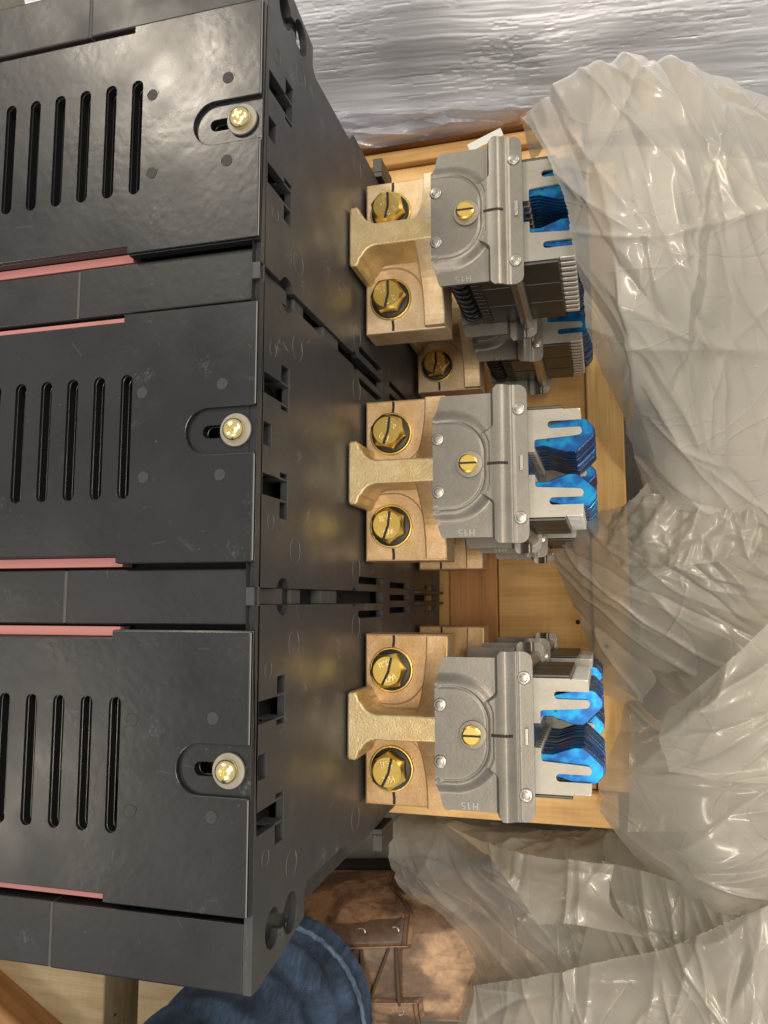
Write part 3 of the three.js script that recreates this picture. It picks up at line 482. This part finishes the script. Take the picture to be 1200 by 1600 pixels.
function sheet(net, n, m, amp, k, dir, edge = 0, count = 70) {
  const rows = net.length, cols = net[0].length, N = net.map((r) => r.map(([u, v, y]) => at(u, v, y)));
  const G = (i, j) => N[clamp(i, 0, rows - 1)][clamp(j, 0, cols - 1)], pos = [], idx = [], uv = [];
  const point = (a, b) => {
    const fi = Math.min(rows - 1.0001, a * (rows - 1)), fj = Math.min(cols - 1.0001, b * (cols - 1)), i = Math.floor(fi), j = Math.floor(fj), s = fi - i, t = fj - j;
    return [0, 1, 2].map((q) => catmull(...[-1, 0, 1, 2].map((d) => catmull(G(i + d, j - 1)[q], G(i + d, j)[q], G(i + d, j + 1)[q], G(i + d, j + 2)[q], t)), s));
  };
  const cr = creases(k, dir, count); for (const c of cr) { const p = point(c.fu, c.fv); c.u = p[0]; c.v = p[2] - 0.6 * p[1]; c.ca = Math.cos(c.a); c.sa = Math.sin(c.a); }
  const pinch = (u, v) => { let s = 0; for (const c of cr) { const du = u - c.u, dv = v - c.v, al = du * c.sa - dv * c.ca; if (Math.abs(al) > c.L) continue; const ac = du * c.ca + dv * c.sa + c.b * al * al + 3 * (noise(al / 16, 0.5, k + 3) - 0.5); if (Math.abs(ac) > 8 * c.w) continue; const q = 1 - (al / c.L) ** 2; s += c.h * q * Math.exp(-Math.sqrt(ac * ac + 0.3) / c.w); } return s; };
  for (let i = 0; i <= n; i++) for (let j = 0; j <= m; j++) {
    const a = i / n, b = j / m; let jit = 0;
    const p = point(a, b), p1 = point(Math.min(1, a + 0.01), b), p0 = point(Math.max(0, a - 0.01), b), q1 = point(a, Math.min(1, b + 0.01)), q0 = point(a, Math.max(0, b - 0.01));
    const A = new THREE.Vector3(p1[0] - p0[0], p1[1] - p0[1], p1[2] - p0[2]), B = new THREE.Vector3(q1[0] - q0[0], q1[1] - q0[1], q1[2] - q0[2]), nn = A.cross(B).normalize(); if (nn.y < 0) nn.negate();
    const h = 0.5 * amp * crumple(p[0], p[2] - 0.6 * p[1], k, dir) + pinch(p[0], p[2] - 0.6 * p[1]);
    if (edge && (i === 0 || i === n || j === 0 || j === m)) jit = edge * (hash(i, j, k) - 0.5);
    pos.push(p[0] + nn.x * h + jit, p[1] + nn.y * h, p[2] + nn.z * h + jit); uv.push(p[0] * S, (p[2] - 0.6 * p[1]) * S);
  }
  for (let i = 0; i < n; i++) for (let j = 0; j < m; j++) { const a = i * (m + 1) + j, b = a + m + 1; idx.push(a, b, b + 1, a, b + 1, a + 1); }
  const g = new THREE.BufferGeometry(); g.setAttribute('position', new THREE.Float32BufferAttribute(pos, 3)); g.setAttribute('uv', new THREE.Float32BufferAttribute(uv, 2)); g.setIndex(idx); g.computeVertexNormals(); return g;
}
{
  const bag = tag(group('plastic_sheet', [180, -430, 0]), 'large milky plastic bag draped over the right side of the breaker contacts', 'plastic bag');
  const add = (name, g, m) => put(name, g, m, bag, [-180, 430, 0], true);
  add('drape', sheet([
    [[830, 250, -215], [900, 210, -215], [1000, 180, -210], [1110, 190, -215], [1230, 230, -230], [1420, 260, -250]],
    [[818, 188, -150], [885, 118, -112], [1000, 82, -95], [1110, 108, -110], [1230, 165, -140], [1420, 200, -170]],
    [[856, 245, -95], [935, 205, -70], [1030, 185, -60], [1125, 210, -80], [1240, 262, -110], [1420, 300, -150]],
    [[888, 335, -80], [960, 325, -52], [1045, 320, -52], [1135, 335, -75], [1245, 375, -100], [1420, 400, -140]],
    [[908, 450, -84], [985, 450, -58], [1065, 450, -62], [1145, 460, -85], [1245, 480, -110], [1420, 500, -150]],
    [[935, 568, -112], [1000, 580, -85], [1078, 570, -90], [1155, 580, -105], [1245, 600, -125], [1420, 620, -160]],
    [[975, 655, -150], [1030, 680, -120], [1092, 690, -118], [1160, 700, -130], [1245, 720, -145], [1420, 740, -170]],
    [[1004, 772, -195], [1052, 795, -160], [1105, 800, -155], [1165, 810, -160], [1245, 840, -168], [1420, 860, -190]],
  ], 420, 330, 0.5, 3, -0.36, 0.6, 95), M.film);
  add('torn_flap', sheet([
    [[930, 800, -205], [985, 782, -182], [1042, 715, -165], [1112, 655, -160], [1240, 620, -165], [1420, 620, -180]],
    [[872, 862, -225], [955, 848, -200], [1055, 828, -186], [1132, 800, -178], [1250, 770, -182], [1420, 760, -200]],
    [[876, 895, -235], [965, 920, -212], [1068, 905, -196], [1145, 880, -188], [1250, 860, -192], [1420, 850, -210]],
    [[915, 990, -262], [1000, 1005, -230], [1085, 985, -208], [1155, 955, -198], [1250, 935, -204], [1420, 930, -220]],
    [[948, 1085, -300], [1012, 1105, -262], [1092, 1085, -232], [1165, 1050, -210], [1250, 1030, -214], [1420, 1020, -230]],
  ], 220, 240, 0.4, 12, 2.2, 1.0, 44), M.film2);
  add('folded_band', sheet([
    [[962, 800, -196], [1030, 775, -170], [1110, 790, -160], [1180, 800, -158]],
    [[968, 855, -192], [1035, 838, -166], [1110, 830, -158], [1190, 842, -156]],
    [[978, 886, -190], [1040, 886, -168], [1095, 880, -160], [1165, 866, -160]],
  ], 60, 90, 0.25, 19, 0.4, 0.3), M.filmClear);
  add('curtain', sheet([
    [[1002, 1005, -260], [1062, 985, -220], [1132, 955, -206], [1250, 900, -205], [1420, 890, -220]],
    [[968, 1130, -285], [1042, 1110, -240], [1122, 1090, -222], [1250, 1050, -215], [1420, 1050, -230]],
    [[934, 1238, -300], [1010, 1225, -258], [1100, 1212, -236], [1250, 1200, -226], [1420, 1200, -240]],
    [[962, 1305, -300], [1032, 1315, -258], [1112, 1325, -236], [1250, 1310, -235], [1420, 1310, -250]],
    [[1068, 1415, -285], [1102, 1425, -258], [1142, 1430, -246], [1250, 1430, -246], [1420, 1430, -260]],
  ], 260, 220, 0.35, 23, 1.2, 0.4, 40), M.film2);
  add('folded_corner', sheet([
    [[1420, 905, -150], [1250, 940, -155], [1130, 1042, -166], [1050, 1110, -180]],
    [[1420, 1090, -150], [1250, 1090, -156], [1140, 1130, -164], [1034, 1148, -182]],
    [[1420, 1230, -170], [1250, 1228, -174], [1140, 1222, -180], [1046, 1205, -192]],
  ], 160, 180, 0.3, 29, 0.7, 0.2, 16), M.film2);
  add('under_layer', sheet([
    [[880, 230, -225], [1000, 230, -205], [1180, 250, -215], [1420, 280, -240]],
    [[912, 400, -235], [1020, 400, -215], [1180, 400, -225], [1420, 420, -250]],
    [[962, 570, -285], [1060, 560, -270], [1180, 560, -265], [1420, 560, -270]],
    [[1010, 760, -318], [1080, 760, -300], [1180, 760, -280], [1420, 760, -280]],
    [[990, 900, -322], [1060, 900, -310], [1160, 900, -290], [1420, 900, -280]],
    [[985, 1100, -322], [1060, 1100, -310], [1160, 1100, -290], [1420, 1100, -280]],
    [[980, 1300, -322], [1060, 1300, -310], [1160, 1300, -290], [1420, 1300, -280]],
  ], 140, 90, 0.5, 41, 0.9), M.film);
}
{
  const bag = tag(group('plastic_sheet', [60, -430, 260]), 'crumpled milky plastic sheet bunched below the pallet and over the boot', 'plastic bag');
  const add = (name, g, m) => put(name, g, m, bag, [-60, 430, -260], true);
  add('crumpled_layer', sheet([
    [[640, 1268, -365], [720, 1282, -365], [810, 1290, -362], [905, 1300, -355], [968, 1300, -345], [1080, 1380, -320], [1250, 1380, -300], [1420, 1380, -300]],
    [[612, 1300, -352], [700, 1300, -335], [800, 1315, -330], [900, 1325, -322], [968, 1345, -318], [1080, 1410, -300], [1250, 1410, -285], [1420, 1410, -285]],
    [[622, 1378, -350], [692, 1372, -322], [792, 1352, -300], [882, 1375, -300], [962, 1410, -300], [1082, 1450, -285], [1250, 1450, -270], [1420, 1450, -270]],
    [[690, 1425, -345], [742, 1438, -318], [802, 1445, -298], [892, 1450, -290], [985, 1480, -285], [1085, 1500, -270], [1250, 1500, -260], [1420, 1500, -260]],
    [[746, 1500, -345], [775, 1528, -318], [832, 1540, -298], [905, 1540, -282], [1005, 1550, -268], [1095, 1555, -258], [1250, 1560, -248], [1420, 1560, -248]],
    [[728, 1560, -340], [770, 1590, -318], [832, 1600, -298], [905, 1600, -282], [1005, 1605, -266], [1095, 1610, -256], [1250, 1610, -246], [1420, 1610, -246]],
    [[690, 1700, -350], [770, 1700, -330], [832, 1700, -310], [905, 1700, -290], [1005, 1700, -275], [1095, 1700, -262], [1250, 1700, -252], [1420, 1700, -252]],
  ], 300, 360, 0.5, 53, 1.9, 1.0, 110), M.filmClear);
  add('folded_flap', sheet([
    [[700, 1290, -320], [790, 1330, -300], [870, 1345, -290], [960, 1352, -285]],
    [[772, 1350, -290], [830, 1385, -280], [900, 1400, -275], [955, 1415, -275]],
    [[842, 1445, -270], [890, 1445, -266], [950, 1455, -262], [1015, 1466, -262]],
  ], 130, 150, 0.3, 61, 0.4, 0.3, 14), M.film2);
  add('loose_fold', sheet([
    [[940, 1345, -292], [1010, 1362, -276], [1080, 1385, -262], [1160, 1395, -252], [1290, 1360, -240]],
    [[925, 1420, -286], [1000, 1430, -270], [1080, 1440, -256], [1160, 1440, -244], [1290, 1410, -232]],
    [[905, 1510, -280], [990, 1510, -266], [1080, 1505, -252], [1160, 1490, -240], [1290, 1460, -230]],
  ], 130, 200, 0.5, 59, -0.5, 0.5, 40), M.filmClear);
  add('front_fold', sheet([
    [[740, 1540, -300], [850, 1522, -275], [950, 1500, -262], [1050, 1480, -250], [1140, 1440, -235], [1280, 1380, -225]],
    [[735, 1580, -300], [850, 1570, -275], [950, 1560, -258], [1050, 1545, -244], [1140, 1520, -230], [1280, 1480, -220]],
    [[700, 1680, -310], [850, 1680, -285], [950, 1680, -265], [1050, 1680, -250], [1140, 1680, -236], [1280, 1680, -226]],
  ], 150, 280, 0.4, 67, 0.2, 0.5, 36), M.film2);
  add('under_layer', sheet([
    [[760, 1300, -400], [860, 1300, -392], [960, 1300, -370], [1080, 1300, -350], [1420, 1300, -340]],
    [[790, 1450, -372], [880, 1450, -350], [980, 1450, -335], [1080, 1450, -325], [1420, 1450, -320]],
    [[840, 1600, -370], [900, 1600, -350], [1000, 1600, -335], [1080, 1600, -325], [1420, 1600, -320]],
    [[860, 1720, -370], [920, 1720, -350], [1020, 1720, -335], [1080, 1720, -325], [1420, 1720, -320]],
  ], 140, 140, 0.5, 71, 1.1), M.film);
}

// ---------------------------------------------------------------- film wrapped load behind
{
  const load = tag(group('wrapped_load', [0, -430, -420]), 'pallet load wrapped in shiny grey stretch film behind the breaker', 'wrapped load');
  const prof = [[-330, -284], [-322, -286], [-312, -293], [-290, -311], [-266, -333], [-244, -356], [-224, -384], [-206, -420], [-194, -460], [-186, -520], [-182, -600], [-180, -760]];
  const pos = [], uv = [], idx = [], n = 380, m = 220; let len = [0]; for (let i = 1; i < prof.length; i++) len.push(len[i - 1] + Math.hypot(prof[i][0] - prof[i - 1][0], prof[i][1] - prof[i - 1][1]));
  const total = len[len.length - 1];
  for (let i = 0; i <= m; i++) for (let j = 0; j <= n; j++) {
    const d = total * (i / m) ** 1.25, x = -300 + 900 * j / n; let q = 0; while (q < prof.length - 2 && len[q + 1] < d) q++;
    const t = (d - len[q]) / (len[q + 1] - len[q]), P0 = prof[Math.max(0, q - 1)], P1 = prof[q], P2 = prof[q + 1], P3 = prof[Math.min(prof.length - 1, q + 2)];
    let y = catmull(P0[0], P1[0], P2[0], P3[0], t), z = catmull(P0[1], P1[1], P2[1], P3[1], t);
    const s = d + 0.10 * (x - 100) ; 
    const h = 2.2 * (fbm(x / 400, s / 50, 801, 2) - 0.5) + 0.55 * (Math.abs(2 * fbm(x / 260, s / 14, 811, 3) - 1) - 0.4) + 0.12 * (fbm(x / 140, s / 3.4, 821, 2) - 0.5);
    z += 0.55 * h; y += 0.75 * h - 0.03 * (x - 60) * (i < 30 ? 1 - i / 30 : 0) * 0;
    pos.push(x, y, z); uv.push(x * S, (d + 0.08 * x) * S);
  }
  for (let i = 0; i < m; i++) for (let j = 0; j < n; j++) { const a = i * (n + 1) + j, b = a + n + 1; idx.push(a, b, b + 1, a, b + 1, a + 1); }
  const g = new THREE.BufferGeometry(); g.setAttribute('position', new THREE.Float32BufferAttribute(pos, 3)); g.setAttribute('uv', new THREE.Float32BufferAttribute(uv, 2)); g.setIndex(idx); g.computeVertexNormals();
  put('stretch_film', g, M.wrap, load, [0, 430, 420], true);
  put('load_core', box(-290, 590, -428, -260, -900, -400, 4), M.dust, load, [0, 430, 420]);
  put('film_skirt', sheet([
    [[430, 165, -285], [560, 176, -282], [690, 176, -282], [830, 176, -280]],
    [[430, 190, -290], [560, 196, -290], [690, 190, -296], [818, 184, -296]],
    [[430, 225, -300], [565, 232, -302], [690, 214, -306], [812, 192, -306]],
  ], 60, 240, 0.1, 83, 1.5, 0.3, 20), M.wrapClear, load, [0, 430, 420], true);
}
{ // strap
  const a = at(742, 238, -300), b = at(786, 202, -290), w = 6.5, pts = [[-w, 0], [w, 0]];
  const A = new THREE.Vector3(...a), B = new THREE.Vector3(...b), d = B.clone().sub(A), L = d.length();
  const g = box(-L * 0.6, L * 0.42, -0.4, 0.4, -w / 2, w / 2, 0.2); g.rotateY(-Math.atan2(d.z, d.x)); const mid = A.clone().add(B).multiplyScalar(0.5);
  tag(put('packing_strap', g, M.strap, scene, [mid.x, mid.y + 3, mid.z]), 'short white packing strap between wrapped load and upper contact cluster', 'strap');
}

// ---------------------------------------------------------------- person standing at the pallet: trouser leg and boot
{
  const person = tag(group('person', [-60, -430, 345]), 'person standing by the pallet in blue jeans and a worn tan leather boot', 'person');
  const o = [60, 430, -345];
  // boot: sections across x, toe to the right
  const loft = (secs, n) => { const pos = [], idx = []; secs.forEach((s) => { for (let i = 0; i <= n; i++) pos.push(...s(i / n)); }); for (let k = 0; k < secs.length - 1; k++) for (let i = 0; i < n; i++) { const a = k * (n + 1) + i, b = a + n + 1; idx.push(a, a + 1, b + 1, a, b + 1, b); } const g = new THREE.BufferGeometry(); g.setAttribute('position', new THREE.Float32BufferAttribute(pos, 3)); g.setIndex(idx); g.computeVertexNormals(); return g; };
  const C = [-30, 0, 327];                                              // under the instep
  const foot = []; const keys = [[-150, 30, 92], [-140, 36, 98], [-110, 42, 100], [-80, 45, 98], [-45, 47, 90], [-10, 49, 82], [30, 50, 73], [70, 50, 64], [110, 47, 60], [140, 40, 52], [158, 28, 40], [166, 8, 22]];
  const hw = (x) => { let i = 0; while (i < keys.length - 2 && keys[i + 1][0] < x) i++; const t = clamp((x - keys[i][0]) / (keys[i + 1][0] - keys[i][0])); return [mix(keys[i][1], keys[i + 1][1], t), mix(keys[i][2], keys[i + 1][2], t)]; };
  const bx = (x, a, grow = 0) => { const [w, h] = hw(x); const c = Math.cos(a), s = Math.sin(a), wr = -1.1 * Math.exp(-(((x - 44) / 26) ** 2)) * (0.5 + 0.5 * Math.sin(x * 0.62 + 2.2 * Math.sin(a * 2.3) + 5 * fbm(x / 30, a * 2, 907, 2))) * sm(0.2, 0.7, s), y = wr - 412 + (h - 6 + grow) * Math.pow(Math.abs(s), 0.72) + (grow > 0 ? 0 : 0.9 * (fbm(x / 14, a * 5, 903, 3) - 0.5)), z = C[2] + 0.12 * (x) * -0.3 + (w + grow) * Math.sign(c) * Math.pow(Math.abs(c), 0.72); return [C[0] + x, y, z]; };
  for (let k = 0; k <= 90; k++) { const x = -150 + 316 * k / 90; foot.push((t) => bx(x, Math.PI * t)); }
  const boot = put('boot', loft(foot, 60), M.leather, person, o);
  const sole = []; for (let k = 0; k <= 60; k++) { const x = -154 + 324 * k / 60; const [w] = hw(clamp(x, -150, 166)); sole.push([C[0] + x, C[2] - 0.036 * x, w + 4]); }
  put('sole', plan([...sole.map(([x, z, w]) => [x, z - w]), ...sole.slice().reverse().map(([x, z, w]) => [x, z + w])], [], -429, -410, 2), M.rubber, boot);
  // quarters: darker leather laid over the vamp behind the instep
  const patch = (x0, x1, a0, a1, grow, edge) => { const secs = []; for (let k = 0; k <= 40; k++) { const t = k / 40; secs.push((q) => { const a = mix(a0, a1, q), x1e = edge(a), x = mix(x0, x1e, t); const near = Math.min(1, Math.min(t > 0.97 ? (1 - t) / 0.03 : 1, Math.min(q, 1 - q) / 0.04)); return bx(x, a, 0.6 + (grow + 1) * near); }); } return loft(secs, 40); };
  put('quarter', patch(-149, 0, 0.05, 1.36, 3.2, (a) => 10 - 34 * sm(1.0, 0.2, a)), M.leatherDark, boot);
  put('quarter', patch(-149, 0, 1.80, 3.09, 3.2, (a) => 2 - 22 * sm(2.2, 2.9, a)), M.leatherDark, boot);
  put('tongue', patch(-120, 0, 1.36, 1.86, 1.2, () => -4), M.leatherDark, boot);
  const tube = (pts, r) => new THREE.TubeGeometry(new THREE.CatmullRomCurve3(pts.map((p) => new THREE.Vector3(...p))), Math.max(40, pts.length * 2), r, 7);
  const eyelet = (x, a) => { const p = bx(x, a, 3.4); const g = new THREE.TorusGeometry(3.0, 1.1, 8, 22); g.rotateX(Math.PI / 2 - (a - Math.PI / 2) * 0.6); g.translate(...p); put('eyelet', g, M.rivet, boot); return p; };
  for (const [xa, xb] of [[-10, -6], [-34, -32]]) { const p = eyelet(xa, 2.02), q = eyelet(xb, 1.22); const mid = bx((xa + xb) / 2 + 2, 1.57, 6); put('lace', tube([p, mid, q], 1.5), M.lace, boot); const mid2 = bx((xa + xb) / 2 - 12, 1.57, 6); put('lace', tube([p, mid2, [q[0] - 24, q[1] + 3, q[2]]], 1.3), M.lace, boot); }
  for (const [a0, a1, f] of [[0.08, 1.33, (a) => 7.5 - 34 * sm(1.0, 0.2, a)], [1.83, 3.06, (a) => -0.5 - 22 * sm(2.2, 2.9, a)]]) for (const dx of [0, -3.2]) { const pts = []; for (let i = 0; i <= 46; i++) { const a = mix(a0, a1, i / 46); pts.push(bx(f(a) + dx, a, 4.4)); } put('stitching', tube(pts, 0.45), M.lace, boot); }
  for (const [a, c] of [[1.36, 6], [1.80, 0]]) { const pts = []; for (let i = 0; i <= 30; i++) pts.push(bx(mix(-120, c, i / 30), a + (a < 1.5 ? -0.03 : 0.03), 3.6)); put('worn_edge', tube(pts, 0.6), M.leatherEdge, boot); }
  // trouser leg: hem over the boot, rising towards the hip
  const hem = new THREE.Vector3(-110, -308, 349), hip = new THREE.Vector3(-136, 210, 392); const leg = []; const N = 150;
  const legPoint = (s, a, grow = 0) => {
    const c = hem.clone().lerp(hip, s), q = a + 6 * s, rx = mix(57.5, 64, s) - 4 * sm(0.03, 0.12, s) + grow, rz = mix(65, 72, s) - 4 * sm(0.03, 0.12, s) + grow;
    const wv = s * 46 - 1.2 * Math.sin(a + 1) - 0.7 * Math.sin(2 * a + 0.4), fr = ((wv % 3) + 3) % 3 - 1.5;
    const fold = 7.5 * sm(0.032, 0.07, s) * Math.exp(-s * 3) * Math.exp(-fr * fr * 1.6) + 2.5 * Math.sin(3 * q + 4 * Math.sin(s * 9)) * sm(0.05, 0.25, s) + (s < 0.03 ? 1.8 : 0) + (s < 0.034 ? 0.45 * Math.sin(a * 46) : 0);
    return [c.x + (rx + fold) * Math.cos(a), c.y - 9 * Math.cos(a) * (1 - s), c.z + (rz + fold) * Math.sin(a)];
  };
  for (let k = 0; k <= N; k++) leg.push((t) => legPoint(k / N * (0.35 + 0.65 * k / N), t * Math.PI * 2));
  const jeans = put('jeans_leg', loft(leg, 200), M.denim, person, o);
  const seam = []; for (let i = 0; i <= 120; i++) seam.push(legPoint(0.0335, i / 120 * Math.PI * 2, 1.5));
  put('hem_seam', tube(seam, 1.9), M.denimPale, jeans);
}

renderer.render(scene, camera);
